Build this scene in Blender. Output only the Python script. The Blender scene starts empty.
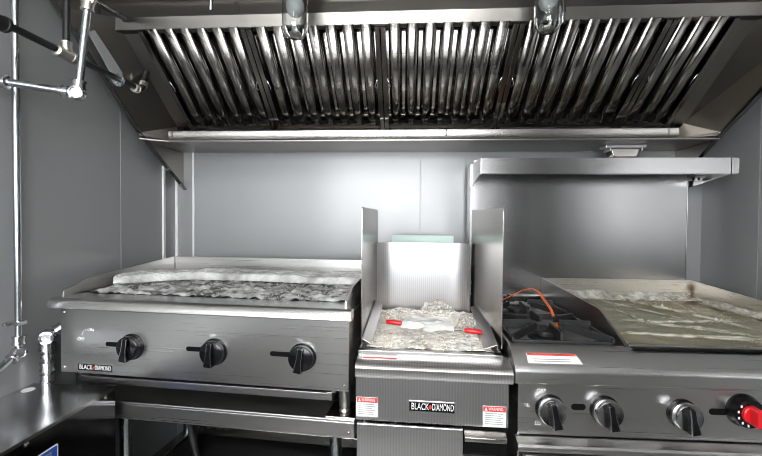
import bpy, bmesh, math, random
from mathutils import Vector, Matrix, noise
random.seed(7)
SC = bpy.context.scene
COL = SC.collection
PI = math.pi
def R(d): return math.radians(d)

# ------------------------------------------------------------------ materials
def new_mat(name):
    m = bpy.data.materials.new(name); m.use_nodes = True
    nt = m.node_tree
    return m, nt, nt.nodes['Principled BSDF']

def plain(name, col, rough=.5, metal=0., spec=.5, coat=0., emit=None, strength=0., trans=0., ior=1.45):
    m, nt, b = new_mat(name)
    b.inputs['Base Color'].default_value = (*col, 1)
    b.inputs['Roughness'].default_value = rough
    b.inputs['Metallic'].default_value = metal
    b.inputs['Specular IOR Level'].default_value = spec
    b.inputs['Coat Weight'].default_value = coat
    b.inputs['Transmission Weight'].default_value = trans
    b.inputs['IOR'].default_value = ior
    if emit:
        b.inputs['Emission Color'].default_value = (*emit, 1)
        b.inputs['Emission Strength'].default_value = strength
    return m

def steel(name, col=(.58, .57, .555), rough=.28, brush=(2, 2, 160), var=.12, bump=.03, wave=.0, dark=.12, metal=1.0, aniso=0.):
    """brushed stainless: stretched noise drives roughness and a faint bump; brush = noise scale per axis (small = grain direction)"""
    m, nt, b = new_mat(name)
    N, L = nt.nodes, nt.links
    tc = N.new('ShaderNodeTexCoord'); mp = N.new('ShaderNodeMapping'); mp.inputs['Scale'].default_value = brush
    L.new(tc.outputs['Object'], mp.inputs['Vector'])
    nz = N.new('ShaderNodeTexNoise'); nz.inputs['Scale'].default_value = 3.; nz.inputs['Detail'].default_value = 4
    L.new(mp.outputs['Vector'], nz.inputs['Vector'])
    mr = N.new('ShaderNodeMapRange'); mr.inputs['To Min'].default_value = max(.02, rough - var); mr.inputs['To Max'].default_value = rough + var
    L.new(nz.outputs['Fac'], mr.inputs['Value']); L.new(mr.outputs['Result'], b.inputs['Roughness'])
    big = N.new('ShaderNodeTexNoise'); big.inputs['Scale'].default_value = 5.; big.inputs['Detail'].default_value = 3
    L.new(tc.outputs['Object'], big.inputs['Vector'])
    mc = N.new('ShaderNodeMix'); mc.data_type = 'RGBA'
    mc.inputs['A'].default_value = (*[c * (1 - dark) for c in col], 1); mc.inputs['B'].default_value = (*[min(1, c * (1 + dark)) for c in col], 1)
    L.new(big.outputs['Fac'], mc.inputs['Factor']); L.new(mc.outputs['Result'], b.inputs['Base Color'])
    bp = N.new('ShaderNodeBump'); bp.inputs['Strength'].default_value = bump; bp.inputs['Distance'].default_value = .002
    L.new(nz.outputs['Fac'], bp.inputs['Height'])
    last = bp
    if wave:
        b2 = N.new('ShaderNodeBump'); b2.inputs['Strength'].default_value = wave; b2.inputs['Distance'].default_value = .02
        L.new(big.outputs['Fac'], b2.inputs['Height']); L.new(bp.outputs['Normal'], b2.inputs['Normal']); last = b2
    L.new(last.outputs['Normal'], b.inputs['Normal'])
    b.inputs['Metallic'].default_value = metal
    if aniso:
        tg = N.new('ShaderNodeTangent'); tg.direction_type = 'RADIAL'; tg.axis = 'Z'
        L.new(tg.outputs['Tangent'], b.inputs['Tangent'])
        b.inputs['Anisotropic'].default_value = abs(aniso); b.inputs['Anisotropic Rotation'].default_value = .25 if aniso < 0 else 0.
    return m

def panel_mat(name, col, rough=.22, wave=.02):
    """glossy wall sheeting with a gentle waviness and faint smudges"""
    m, nt, b = new_mat(name)
    N, L = nt.nodes, nt.links
    tc = N.new('ShaderNodeTexCoord')
    nz = N.new('ShaderNodeTexNoise'); nz.inputs['Scale'].default_value = 2.2; nz.inputs['Detail'].default_value = 3
    L.new(tc.outputs['Object'], nz.inputs['Vector'])
    mr = N.new('ShaderNodeMapRange'); mr.inputs['To Min'].default_value = rough - .07; mr.inputs['To Max'].default_value = rough + .09
    L.new(nz.outputs['Fac'], mr.inputs['Value']); L.new(mr.outputs['Result'], b.inputs['Roughness'])
    mc = N.new('ShaderNodeMix'); mc.data_type = 'RGBA'
    mc.inputs['A'].default_value = (*[c * .95 for c in col], 1); mc.inputs['B'].default_value = (*[c * 1.05 for c in col], 1)
    L.new(nz.outputs['Fac'], mc.inputs['Factor']); L.new(mc.outputs['Result'], b.inputs['Base Color'])
    bp = N.new('ShaderNodeBump'); bp.inputs['Strength'].default_value = wave; bp.inputs['Distance'].default_value = .05
    L.new(nz.outputs['Fac'], bp.inputs['Height']); L.new(bp.outputs['Normal'], b.inputs['Normal'])
    b.inputs['Specular IOR Level'].default_value = .7; b.inputs['Coat Weight'].default_value = .5; b.inputs['Coat Roughness'].default_value = .22
    return m

def film_mat(name, col, tint, opacity, rough=.15, scale=60., bump=.5, vor=False, vary=.25):
    """thin plastic film: part clear, part glossy, crinkled"""
    m, nt, b = new_mat(name)
    N, L = nt.nodes, nt.links
    out = N['Material Output']
    tc = N.new('ShaderNodeTexCoord')
    nz = N.new('ShaderNodeTexNoise'); nz.inputs['Scale'].default_value = scale; nz.inputs['Detail'].default_value = 5
    L.new(tc.outputs['Object'], nz.inputs['Vector'])
    bp = N.new('ShaderNodeBump'); bp.inputs['Strength'].default_value = bump; bp.inputs['Distance'].default_value = .004
    if vor:
        vo = N.new('ShaderNodeTexVoronoi'); vo.inputs['Scale'].default_value = 90.
        L.new(tc.outputs['Object'], vo.inputs['Vector']); L.new(vo.outputs['Distance'], bp.inputs['Height'])
    else:
        L.new(nz.outputs['Fac'], bp.inputs['Height'])
    L.new(bp.outputs['Normal'], b.inputs['Normal'])
    b.inputs['Base Color'].default_value = (*col, 1); b.inputs['Roughness'].default_value = rough
    b.inputs['Specular IOR Level'].default_value = .8
    tr = N.new('ShaderNodeBsdfTransparent'); tr.inputs['Color'].default_value = (*tint, 1)
    mx = N.new('ShaderNodeMixShader')
    at_ = N.new('ShaderNodeAttribute'); at_.attribute_name = 'fold'; add = N.new('ShaderNodeMath'); add.operation = 'ADD'; add.use_clamp = True
    mr = N.new('ShaderNodeMapRange'); mr.inputs['From Min'].default_value = .3; mr.inputs['From Max'].default_value = .7
    mr.inputs['To Min'].default_value = max(0, opacity - vary); mr.inputs['To Max'].default_value = min(1, opacity + vary)
    n2 = N.new('ShaderNodeTexNoise'); n2.inputs['Scale'].default_value = scale * .35; n2.inputs['Detail'].default_value = 4
    L.new(tc.outputs['Object'], n2.inputs['Vector']); L.new(n2.outputs['Fac'], mr.inputs['Value'])
    L.new(mr.outputs['Result'], add.inputs[0]); L.new(at_.outputs['Fac'], add.inputs[1]); L.new(add.outputs['Value'], mx.inputs['Fac']); L.new(tr.outputs['BSDF'], mx.inputs[1]); L.new(b.outputs['BSDF'], mx.inputs[2])
    L.new(mx.outputs['Shader'], out.inputs['Surface'])
    return m

M = {}
M['wall'] = panel_mat('wall_sheet', (.235, .240, .243), .3)
M['wall_trim'] = plain('wall_trim', (.72, .73, .73), .3)
M['ceil'] = plain('ceiling_paint', (.55, .55, .54), .5)
M['floor'] = steel('floor_plate', (.42, .415, .405), .45, (20, 20, 20), .1, .02, metal=.5)
M['steel_h'] = steel('brushed_steel_horizontal', rough=.30, brush=(.5, .5, 150), var=.09, bump=.008, dark=.08)
M['steel_shelf'] = steel('shelf_steel', (.46, .455, .45), .2, (.4, 3, 100), .06, .01, .03, .12)
M['zinc'] = plain('zinc_plate', (.50, .52, .53), .45, .3)
M['steel_ledge'] = steel('ledge_steel', (.66, .65, .63), .24, (.4, 3, 120), .05, .01, .0, .05)
M['steel_wing'] = steel('wing_steel', (.38, .37, .36), .3, (3, 3, 3), .06, .0)
M['steel_v'] = steel('brushed_steel_vertical', rough=.28, brush=(60, 60, .5), var=.08, bump=.03, wave=.04)
M['steel_ribbed'] = steel('steel_vertical_grain', (.70, .69, .70), .32, (60, 60, .6), .05, .04, aniso=.5)
def stripes(m, scale, amount):
    nt = m.node_tree; N, L = nt.nodes, nt.links; b = N['Principled BSDF']
    tc = N.new('ShaderNodeTexCoord'); wv = N.new('ShaderNodeTexWave'); wv.wave_type = 'BANDS'; wv.bands_direction = 'X'; wv.inputs['Scale'].default_value = scale
    L.new(tc.outputs['Object'], wv.inputs['Vector'])
    src = b.inputs['Base Color'].links[0].from_socket
    mc = N.new('ShaderNodeMix'); mc.data_type = 'RGBA'; mc.blend_type = 'MULTIPLY'; mc.inputs['Factor'].default_value = 1.
    mr = N.new('ShaderNodeMapRange'); mr.inputs['To Min'].default_value = 1 - amount; mr.inputs['To Max'].default_value = 1.
    L.new(wv.outputs['Fac'], mr.inputs['Value']); L.new(src, mc.inputs['A']); L.new(mr.outputs['Result'], mc.inputs['B']); L.new(mc.outputs['Result'], b.inputs['Base Color'])
stripes(M['steel_ribbed'], 42., .14)
M['steel_guard'] = steel('steel_riser', (.33, .325, .325), .22, (5, 5, .15), .035, .0, .03, .15)
M['steel_hood'] = steel('hood_steel', (.30, .283, .26), .30, (1.5, 1.5, 1.5), .05, .0, .02, .08)
M['steel_baffle'] = steel('baffle_steel', (.27, .258, .24), .17, (12, 2, 2), .05, .0, .02)
M['steel_dark'] = steel('dark_mirror_steel', (.22, .22, .23), .13, (6, 6, 60), .06, .02, .02)
M['steel_top'] = steel('cabinet_top_steel', (.46, .46, .47), .2, (30, .5, .5), .06, .01, .05)
M['steel_channel'] = steel('channel_steel', (.18, .17, .155), .32, (.6, 2, 2), .1, .0, .03, .2)
M['steel_trough'] = steel('trough_steel', (.46, .44, .41), .24, (.4, 3, 3), .06, .0, .03)
M['chrome'] = plain('chrome', (.60, .60, .61), .16, 1.)
M['galv'] = steel('galvanised_pipe', (.44, .47, .485), .24, (30, 30, 4), .1, .1)
M['brass_nut'] = plain('fitting_metal', (.60, .58, .53), .3, 1.)
M['black_pipe'] = plain('black_iron', (.012, .012, .013), .35, 0., .5)
M['cast'] = steel('cast_iron', (.016, .016, .017), .42, (120, 120, 120), .1, .2, metal=.0)
M['black'] = plain('glossy_black_plastic', (.005, .005, .006), .2, 0., .4, .0)
M['matte_black'] = plain('matte_black', (.008, .008, .008), .6)
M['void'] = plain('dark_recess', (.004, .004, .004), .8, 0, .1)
M['white'] = plain('white_print', (.78, .78, .77), .5)
M['grey_print'] = plain('grey_print', (.28, .28, .29), .5)
M['red'] = plain('red_plastic', (.62, .012, .018), .28, 0, .5, .3)
M['red_print'] = plain('red_print', (.55, .05, .04), .45)
M['blue'] = plain('blue_print', (.02, .07, .36), .4)
M['orange'] = plain('orange_plastic', (.80, .16, .04), .4)
M['green'] = plain('pale_green_ceramic', (.50, .62, .58), .45)
M['paper'] = plain('white_paper', (.80, .79, .77), .6)
M['bulb'] = plain('frosted_bulb', (.55, .58, .58), .35)
M['rubber'] = plain('rubber', (.015, .015, .016), .6)
M['bubble'] = film_mat('bubble_wrap', (.72, .72, .70), (.95, .95, .94), .62, .22, 45., .9, True, .3)
M['bubble_clear'] = film_mat('clear_wrap', (.78, .78, .77), (.9, .9, .89), .42, .1, 70., .9, False, .34)
M['bag'] = film_mat('plastic_bag', (.95, .93, .89), (.98, .97, .95), .36, .16, 60., .35, False, .3)
M['bag_opaque'] = film_mat('creased_plastic', (.96, .91, .83), (.97, .95, .92), 1., .25, 55., .25, False, 0.)
M['film'] = film_mat('clear_film', (.72, .70, .60), (.92, .90, .78), .24, .12, 50., .5, False, .16)
M['film_fold'] = film_mat('bunched_film', (.72, .71, .66), (.93, .92, .88), .55, .15, 70., .9, False, .35)

def glass_mat(name):
    m, nt, b = new_mat(name)
    b.inputs['Base Color'].default_value = (.95, .97, .97, 1); b.inputs['Roughness'].default_value = .03
    b.inputs['Transmission Weight'].default_value = 1.; b.inputs['IOR'].default_value = 1.45
    return m
M['glass'] = glass_mat('clear_glass')

def griddle_mat():
    m, nt, b = new_mat('oily_griddle')
    N, L = nt.nodes, nt.links
    tc = N.new('ShaderNodeTexCoord')
    nz = N.new('ShaderNodeTexNoise'); nz.inputs['Scale'].default_value = 7.; nz.inputs['Detail'].default_value = 6
    L.new(tc.outputs['Object'], nz.inputs['Vector'])
    cr = N.new('ShaderNodeValToRGB')
    cr.color_ramp.elements[0].position = .35; cr.color_ramp.elements[0].color = (.13, .125, .095, 1)
    cr.color_ramp.elements[1].position = .68; cr.color_ramp.elements[1].color = (.26, .215, .11, 1)
    L.new(nz.outputs['Fac'], cr.inputs['Fac']); L.new(cr.outputs['Color'], b.inputs['Base Color'])
    b.inputs['Metallic'].default_value = .55; b.inputs['Roughness'].default_value = .38
    return m
M['griddle'] = griddle_mat()

def stained_steel(name, centre, radius):
    m = steel(name, (.60, .57, .53), .3, (3, 3, 120), .1, .05)
    nt = m.node_tree; N, L = nt.nodes, nt.links; b = N['Principled BSDF']
    tc = N.new('ShaderNodeTexCoord')
    mp = N.new('ShaderNodeMapping'); mp.inputs['Scale'].default_value = (1, 1, .38); L.new(tc.outputs['Object'], mp.inputs['Vector'])
    vd = N.new('ShaderNodeVectorMath'); vd.operation = 'DISTANCE'; vd.inputs[1].default_value = (centre[0], centre[1], centre[2] * .38)
    L.new(mp.outputs['Vector'], vd.inputs[0])
    nz = N.new('ShaderNodeTexNoise'); nz.inputs['Scale'].default_value = 40.; nz.inputs['Detail'].default_value = 4
    L.new(tc.outputs['Object'], nz.inputs['Vector'])
    ad = N.new('ShaderNodeMath'); ad.operation = 'MULTIPLY_ADD'; ad.inputs[1].default_value = .035; L.new(nz.outputs['Fac'], ad.inputs[0]); L.new(vd.outputs['Value'], ad.inputs[2])
    mr = N.new('ShaderNodeMapRange'); mr.inputs['From Min'].default_value = radius; mr.inputs['From Max'].default_value = radius + .03
    mr.inputs['To Min'].default_value = 1.; mr.inputs['To Max'].default_value = 0.; L.new(ad.outputs['Value'], mr.inputs['Value'])
    src = b.inputs['Base Color'].links[0].from_socket
    mc = N.new('ShaderNodeMix'); mc.data_type = 'RGBA'; L.new(src, mc.inputs['A']); mc.inputs['B'].default_value = (.13, .085, .04, 1)
    L.new(mr.outputs['Result'], mc.inputs['Factor']); L.new(mc.outputs['Result'], b.inputs['Base Color'])
    return m

# ------------------------------------------------------------------ mesh helpers
def B(): return bmesh.new()
def box(bm, x0, x1, y0, y1, z0, z1):
    v = [bm.verts.new((x, y, z)) for x in (x0, x1) for y in (y0, y1) for z in (z0, z1)]
    for f in ((0, 1, 3, 2), (4, 6, 7, 5), (0, 4, 5, 1), (2, 3, 7, 6), (0, 2, 6, 4), (1, 5, 7, 3)):
        bm.faces.new([v[i] for i in f])
    return bm
def prism(bm, pts, axis, a0, a1):
    """closed outline swept along an axis: axis x -> pts are (y,z), y -> (x,z), z -> (x,y)"""
    def P(p, a):
        return {'x': (a, p[0], p[1]), 'y': (p[0], a, p[1]), 'z': (p[0], p[1], a)}[axis]
    va = [bm.verts.new(P(p, a0)) for p in pts]; vb = [bm.verts.new(P(p, a1)) for p in pts]
    n = len(pts)
    bm.faces.new(va); bm.faces.new(vb[::-1])
    for i in range(n):
        bm.faces.new((va[i], vb[i], vb[(i + 1) % n], va[(i + 1) % n]))
    return bm
def plate3(bm, pts, th):
    """flat polygon given in 3-D, thickened along its normal (backwards)"""
    P = [Vector(p) for p in pts]
    n = (P[1] - P[0]).cross(P[-1] - P[0]).normalized() * th
    va = [bm.verts.new(p) for p in P]; vb = [bm.verts.new(p + n) for p in P]
    k = len(P); bm.faces.new(va[::-1]); bm.faces.new(vb)
    for i in range(k): bm.faces.new((va[i], va[(i + 1) % k], vb[(i + 1) % k], vb[i]))
    return bm
def frame_of(d):
    d = d.normalized(); a = Vector((0, 0, 1)) if abs(d.z) < .9 else Vector((1, 0, 0))
    u = d.cross(a).normalized(); return u, d.cross(u).normalized()
def lathe(bm, prof, o, d, seg=28):
    """(radius, height) profile turned about the axis d through o"""
    o = Vector(o); d = Vector(d).normalized(); u, w = frame_of(d)
    rings = []
    for r, h in prof:
        if r < 1e-6: rings.append([bm.verts.new(o + d * h)])
        else: rings.append([bm.verts.new(o + d * h + (u * math.cos(2 * PI * i / seg) + w * math.sin(2 * PI * i / seg)) * r) for i in range(seg)])
    for a, b in zip(rings, rings[1:]):
        for i in range(seg):
            j = (i + 1) % seg
            if len(a) == 1 and len(b) == 1: continue
            if len(a) == 1: bm.faces.new((a[0], b[j], b[i]))
            elif len(b) == 1: bm.faces.new((a[i], a[j], b[0]))
            else: bm.faces.new((a[i], a[j], b[j], b[i]))
    for ring, flip in ((rings[0], True), (rings[-1], False)):
        if len(ring) > 2: bm.faces.new(ring[::-1] if flip else ring)
    return bm
def cyl(bm, p0, p1, r, r1=None, seg=24):
    p0 = Vector(p0); p1 = Vector(p1); L = (p1 - p0).length
    return lathe(bm, [(r, 0), (r if r1 is None else r1, L)], p0, p1 - p0, seg)
def tube(bm, pts, r, seg=14):
    P = [Vector(p) for p in pts]; rings = []
    pu = None
    for i, p in enumerate(P):
        d = (P[min(i + 1, len(P) - 1)] - P[max(i - 1, 0)]).normalized()
        if pu is None: u, w = frame_of(d)
        else:
            u = (pu - d * pu.dot(d)).normalized(); w = d.cross(u)
        pu = u
        rr = r[i] if isinstance(r, (list, tuple)) else r
        rings.append([bm.verts.new(p + (u * math.cos(2 * PI * k / seg) + w * math.sin(2 * PI * k / seg)) * rr) for k in range(seg)])
    for a, b in zip(rings, rings[1:]):
        for k in range(seg):
            j = (k + 1) % seg; bm.faces.new((a[k], a[j], b[j], b[k]))
    bm.faces.new(rings[0][::-1]); bm.faces.new(rings[-1])
    return bm
def arc_path(pts, rad, n=6):
    """rounds the corners of a polyline"""
    P = [Vector(p) for p in pts]; out = [P[0]]
    for a, b, c in zip(P, P[1:], P[2:]):
        d1 = (a - b).normalized(); d2 = (c - b).normalized()
        s, e = b + d1 * rad, b + d2 * rad
        for i in range(n + 1):
            t = i / n; out.append(s * (1 - t) ** 2 + b * 2 * t * (1 - t) + e * t * t)
    out.append(P[-1]); return out
def sheet(bm, nx, ny, fn, th=0.):
    g = [[bm.verts.new(fn(i / nx, j / ny)) for j in range(ny + 1)] for i in range(nx + 1)]
    for i in range(nx):
        for j in range(ny):
            bm.faces.new((g[i][j], g[i + 1][j], g[i + 1][j + 1], g[i][j + 1]))
    return bm
def rounded(x0, x1, z0, z1, r, n=5):
    pts = []
    for cx, cz, a0 in ((x1 - r, z1 - r, 0), (x0 + r, z1 - r, 90), (x0 + r, z0 + r, 180), (x1 - r, z0 + r, 270)):
        for i in range(n + 1):
            a = R(a0 + 90 * i / n); pts.append((cx + r * math.cos(a), cz + r * math.sin(a)))
    return pts

ZB = {}
def tag(o, label, cat, group=None):
    o['label'] = label; o['category'] = cat
    if group: o['group'] = group
    return o
def thing(name, loc, label, cat, rz=0., group=None):
    o = bpy.data.objects.new(name, None); COL.objects.link(o)
    o.location = loc; o.rotation_euler = (0, 0, rz); o.empty_display_size = .05
    tag(o, label, cat, group); ZB[o.name] = loc[2]
    return o
def part(name, bm, mat, parent=None, bevel=0., smooth=None, label=None, recalc=True):
    if recalc: bmesh.ops.recalc_face_normals(bm, faces=bm.faces[:])
    z0 = ZB.get(parent.name, 0.) if parent else 0.
    if z0: bmesh.ops.translate(bm, verts=bm.verts[:], vec=(0, 0, -z0))
    me = bpy.data.meshes.new(name); bm.to_mesh(me); bm.free()
    o = bpy.data.objects.new(name, me); COL.objects.link(o)
    me.materials.append(M[mat] if isinstance(mat, str) else mat)
    if smooth is not None:
        for p in me.polygons: p.use_smooth = True
        if smooth < 170: me.set_sharp_from_angle(angle=R(smooth))
    if bevel:
        bv = o.modifiers.new('bevel', 'BEVEL'); bv.width = bevel; bv.segments = 2; bv.limit_method = 'ANGLE'; bv.angle_limit = R(40)
    if parent:
        o.parent = parent; ZB[o.name] = z0
    if label: o['label'] = label
    return o
def single(name, bm, mat, label, cat, group=None, **kw):
    """a thing that is one mesh: its origin goes to its lowest middle"""
    vs = bm.verts[:]
    c = Vector(((min(v.co.x for v in vs) + max(v.co.x for v in vs)) / 2, (min(v.co.y for v in vs) + max(v.co.y for v in vs)) / 2, min(v.co.z for v in vs)))
    bmesh.ops.translate(bm, verts=vs, vec=-c)
    o = part(name, bm, mat, None, **kw); o.location = c
    return tag(o, label, cat, group)
def struct(name, bm, mat, parent=None, **kw):
    o = part(name, bm, mat, parent, **kw)
    if not parent: o['kind'] = 'structure'
    return o
def text_part(name, s, size, origin, parent, mat, rot=(PI / 2, 0, 0), extrude=.0004, align='CENTER', width=None, label=None):
    cu = bpy.data.curves.new(name, 'FONT'); cu.body = s; cu.size = size; cu.extrude = extrude; cu.align_x = align; cu.align_y = 'CENTER'
    tmp = bpy.data.objects.new('tmp', cu); COL.objects.link(tmp)
    bpy.context.view_layer.update()
    me = bpy.data.meshes.new_from_object(tmp.evaluated_get(bpy.context.evaluated_depsgraph_get()))
    bpy.data.objects.remove(tmp); bpy.data.curves.remove(cu)
    if width:
        w = max(v.co.x for v in me.vertices) - min(v.co.x for v in me.vertices)
        for v in me.vertices: v.co.x *= width / w
    z0 = ZB.get(parent.name, 0.)
    me.transform(Matrix.Translation((origin[0], origin[1], origin[2] - z0)) @ Matrix.Rotation(rot[2], 4, 'Z') @ Matrix.Rotation(rot[1], 4, 'Y') @ Matrix.Rotation(rot[0], 4, 'X'))
    me.name = name
    o = bpy.data.objects.new(name, me); COL.objects.link(o); me.materials.append(M[mat]); o.parent = parent; ZB[o.name] = z0
    if label: o['label'] = label
    return o
def nz(x, y, z=0., s=1.): return noise.noise(Vector((x * s, y * s, z * s)))

# ------------------------------------------------------------------ the room (a narrow kitchen trailer)
XL, XR, YB, YF, ZC = -1.075, 1.283, 1.82, -1.15, 2.22
struct('floor', box(B(), XL - .05, XR + .05, YF - .05, YB + .05, -.05, 0), 'floor')
struct('ceiling', box(B(), XL - .05, XR + .05, YF - .05, YB + .05, ZC, ZC + .05), 'ceil')
wb = struct('wall_back', box(B(), XL - .05, XR + .05, YB, YB + .05, 0, ZC), 'wall')
bm = B()
box(bm, XL - .05, XL, YF, YB, 0, ZC)
struct('wall_left', bm, 'wall')
struct('wall_right', box(B(), XR, XR + .05, YF, YB, 0, ZC), 'wall')
# service side behind the camera with a large serving window
WX0, WX1, WZ0, WZ1 = -1.0, .60, 1.02, 1.98
bm = B()
box(bm, XL - .05, WX0, YF - .05, YF, 0, ZC); box(bm, WX1, XR + .05, YF - .05, YF, 0, ZC)
box(bm, WX0, WX1, YF - .05, YF, 0, WZ0); box(bm, WX0, WX1, YF - .05, YF, WZ1, ZC)
struct('wall_front', bm, 'wall')
bm = B()
for x in (WX0, (WX0 + WX1) / 2 - .02, WX1 - .04): box(bm, x, x + .04, YF - .045, YF + .01, WZ0, WZ1)
for z in (WZ0, WZ1 - .04): box(bm, WX0, WX1, YF - .045, YF + .01, z, z + .04)
w1 = struct('window_1', bm, 'steel_h')
# seams and edge strips of the wall sheeting
struct('trim_1', box(B(), -.995, -.987, YB - .006, YB, .9, 1.56), 'wall_trim')
struct('trim_2', box(B(), .064, .0665, YB - .0015, YB, .9, 1.56), 'grey_print')
struct('trim_3', box(B(), XL, XL + .008, 1.708, 1.722, .76, 1.47), 'wall_trim')
struct('trim_4', box(B(), XL, XL + .0015, 1.449, 1.455, .76, 1.9), 'grey_print')
struct('trim_5', box(B(), XL, XL + .012, YB - .012, YB, .76, 1.5), 'wall_trim')
struct('trim_6', box(B(), XR - .0015, XR, 1.537, 1.541, .7, 1.9), 'grey_print')

# ------------------------------------------------------------------ exhaust hood
HL, HR = -1.04, 1.165               # end plates
FB, FT = (1.62, 1.62), (1.30, 1.866)  # filter plane: bottom and top line (y, z)
FX0, FX1 = -.885, 1.0
hood = thing('exhaust_hood', (0, 1.2, 1.37), 'long stainless exhaust hood with slanted end panels above the cooking line', 'range hood')
HO = Vector((0, 1.2, 0))
def hp(name, bm, mat, parent=hood, **kw):
    bmesh.ops.translate(bm, verts=bm.verts[:], vec=-HO)
    return part(name, bm, mat, parent, **kw)
edge = {HL: [(YB, 1.373), (1.494, 1.572), (1.118, 1.873), (.96, 2.0)], HR: [(YB, 1.385), (1.560, 1.56), (1.396, 1.657), (.96, 1.97)]}
def lerp_edge(X, y):
    e = edge[X]
    for a, b in zip(e, e[1:]):
        if b[0] <= y <= a[0]:
            t = (a[0] - y) / (a[0] - b[0]); return a[1] + t * (b[1] - a[1])
    return e[-1][1]
for X, s in ((HL, 1), (HR, -1)):
    pts = edge[X] + [(.92, 2.0 if X < 0 else 1.97), (.92, 2.12), (YB, 2.12)]
    ep = hp('end_panel', prism(B(), pts, 'x', X - .004 * s, X), 'steel_hood', bevel=.0008)
    # folded edge along the slanted lower side
    bm = B(); e = edge[X]
    for a, b in zip(e, e[1:]):
        d = Vector((0, b[0] - a[0], b[1] - a[1])).normalized(); n = Vector((0, -d.z, d.y)) if d.y * 1 < 0 else Vector((0, d.z, -d.y))
        n = Vector((0, -abs(d.z), -abs(d.y)))
        p0, p1 = Vector((X, a[0], a[1])), Vector((X, b[0], b[1]))
        w = .016 * s
        vs = [p0, p1, p1 + Vector((w, 0, 0)), p0 + Vector((w, 0, 0))]
        plate3(bm, vs, .0025)
    hp('edge_trim', bm, 'steel_dark', ep)  # edge turned from the light; its shade is put into the darker steel
    # flat strip beside the filters and the angled liner out to the end plate
    fx = FX0 if s > 0 else FX1; sx = fx - .068 * s
    hp('filler_strip', plate3(B(), [(fx, *FB), (sx, *FB), (sx, *FT), (fx, *FT)], .002), 'steel_hood')
    sy, ey = 1.56, 1.03
    X2 = X + .006 * s
    hp('liner_panel', plate3(B(), [(sx, *FB), (X2, 1.50 if s > 0 else 1.56, 1.572), (X2, ey + .1, lerp_edge(X, ey + .1) + .0), (X2, .98, 1.98), (sx, 1.27, 1.98), (sx, *FT)][:3] + [(sx, FT[0] - .03, FT[1] + .03), (sx, *FT)], .001), 'steel_hood')
    tx = -.953 if s > 0 else 1.012
    hp('liner_panel', plate3(B(), [(sx, *FB), (tx, 1.60, 1.558), (X2, 1.50 if s > 0 else 1.56, 1.560), (X2, 1.50 if s > 0 else 1.56, 1.574)], .001), 'steel_hood')
    if s > 0:
        bm = B(); plate3(bm, [(-1.0, 1.365, 1.748), (-1.0, 1.234, 1.84), (-1.0, 1.206, 1.821), (-1.0, 1.321, 1.711)], -.003)
        bmesh.ops.translate(bm, verts=bm.verts[:], vec=(.003, 0, 0))
        hp('hanger_plate', bm, 'zinc', bevel=.001)
hp('upper_channel', prism(B(), [(1.305, 1.858), (1.282, 1.860), (1.268, 1.897), (1.31, 1.897)], 'x', FX0 - .10, FX1 + .09), 'steel_channel', bevel=.002)
bm = B(); box(bm, HL + .006, HR - .006, 1.306, 1.312, 1.895, 2.115)
bl = hp('back_liner', bm, 'steel_hood')
bm = B(); box(bm, HL + .006, HR - .006, 1.292, 1.306, 1.955, 1.962); box(bm, -.57, -.555, 1.30, 1.306, 1.897, 2.1); box(bm, .06, .07, 1.30, 1.306, 1.897, 2.1)
hp('seam_fold', bm, 'steel_hood', bl)
hp('hood_top', box(B(), HL, HR, .92, YB - .002, 2.12, 2.124), 'steel_hood')
hp('front_panel', box(B(), HL, HR, .916, .92, 2.0, 2.124), 'steel_h')
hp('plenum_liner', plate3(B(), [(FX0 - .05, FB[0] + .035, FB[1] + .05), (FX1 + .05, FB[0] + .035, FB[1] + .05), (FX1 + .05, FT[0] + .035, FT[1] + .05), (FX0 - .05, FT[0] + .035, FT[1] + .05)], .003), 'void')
bm = B(); prism(bm, [(1.572, 1.552), (1.563, 1.555), (1.558, 1.563), (1.558, 1.588), (1.560, 1.590), (1.566, 1.589), (1.566, 1.558), (1.64, 1.558), (1.64, 1.607), (1.646, 1.607), (1.646, 1.552)], 'x', -.953, 1.012)
tr = hp('grease_trough', bm, 'steel_trough', smooth=35)
for jx in (-.94, .15, .972): hp('joint_strip', box(B(), jx, jx + .006, 1.5572, 1.559, 1.564, 1.588), 'steel_dark', tr)
bm = B(); prism(bm, [(-.953, 1.558), (HL + .004, 1.500), (HL + .004, YB - .003), (HR - .004, YB - .003), (HR - .004, 1.562), (1.012, 1.558)], 'z', 1.546, 1.552)
hp('soffit', bm, 'steel_hood', bevel=.001)

# baffle filters
Ldir = Vector((0, FT[0] - FB[0], FT[1] - FB[1])); FL = Ldir.length; Ldir.normalize(); Ndir = Vector((0, Ldir.y and -Ldir.z, 0))
Ndir = Vector((0, -Ldir.z, Ldir.y))
def fpos(x, v, w): return Vector((x, FB[0], FB[1])) + Ldir * v + Ndir * w
def strip(bm, prof, v0, v1, x0, taper=0.):
    """open channel profile [(x, w)] run up the slope with sheet thickness"""
    rows = []
    for v, k in ((v0, 1 - taper), (v0 + .03, 1), (v1, 1)):
        rows.append([bm.verts.new(fpos(x0 + px * k, v, pw * (k if k < 1 else 1))) for px, pw in prof])
    for a, b in zip(rows, rows[1:]):
        for i in range(len(prof) - 1): bm.faces.new((a[i], a[i + 1], b[i + 1], b[i]))
edges = [FX0, -.522, -.086, .349, .806, FX1]
flabels = ['stainless baffle grease filter at the pipe end of the hood, under no lamp',
           'stainless baffle filter above the charbroiler with a jar lamp hanging before its left half',
           'middle stainless baffle filter of the hood row, facing the fryer',
           'stainless baffle filter above the burners with jar lamp and spray nozzle hanging before it',
           'narrow stainless baffle filter at the far end, above the griddle']
def cprof(hw, d, n=7):
    return [(hw * math.sin(R(a)) if abs(a) <= 90 else 0, d * math.cos(R(a))) for a in [-90 + 180 * i / n for i in range(n + 1)]]
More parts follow.
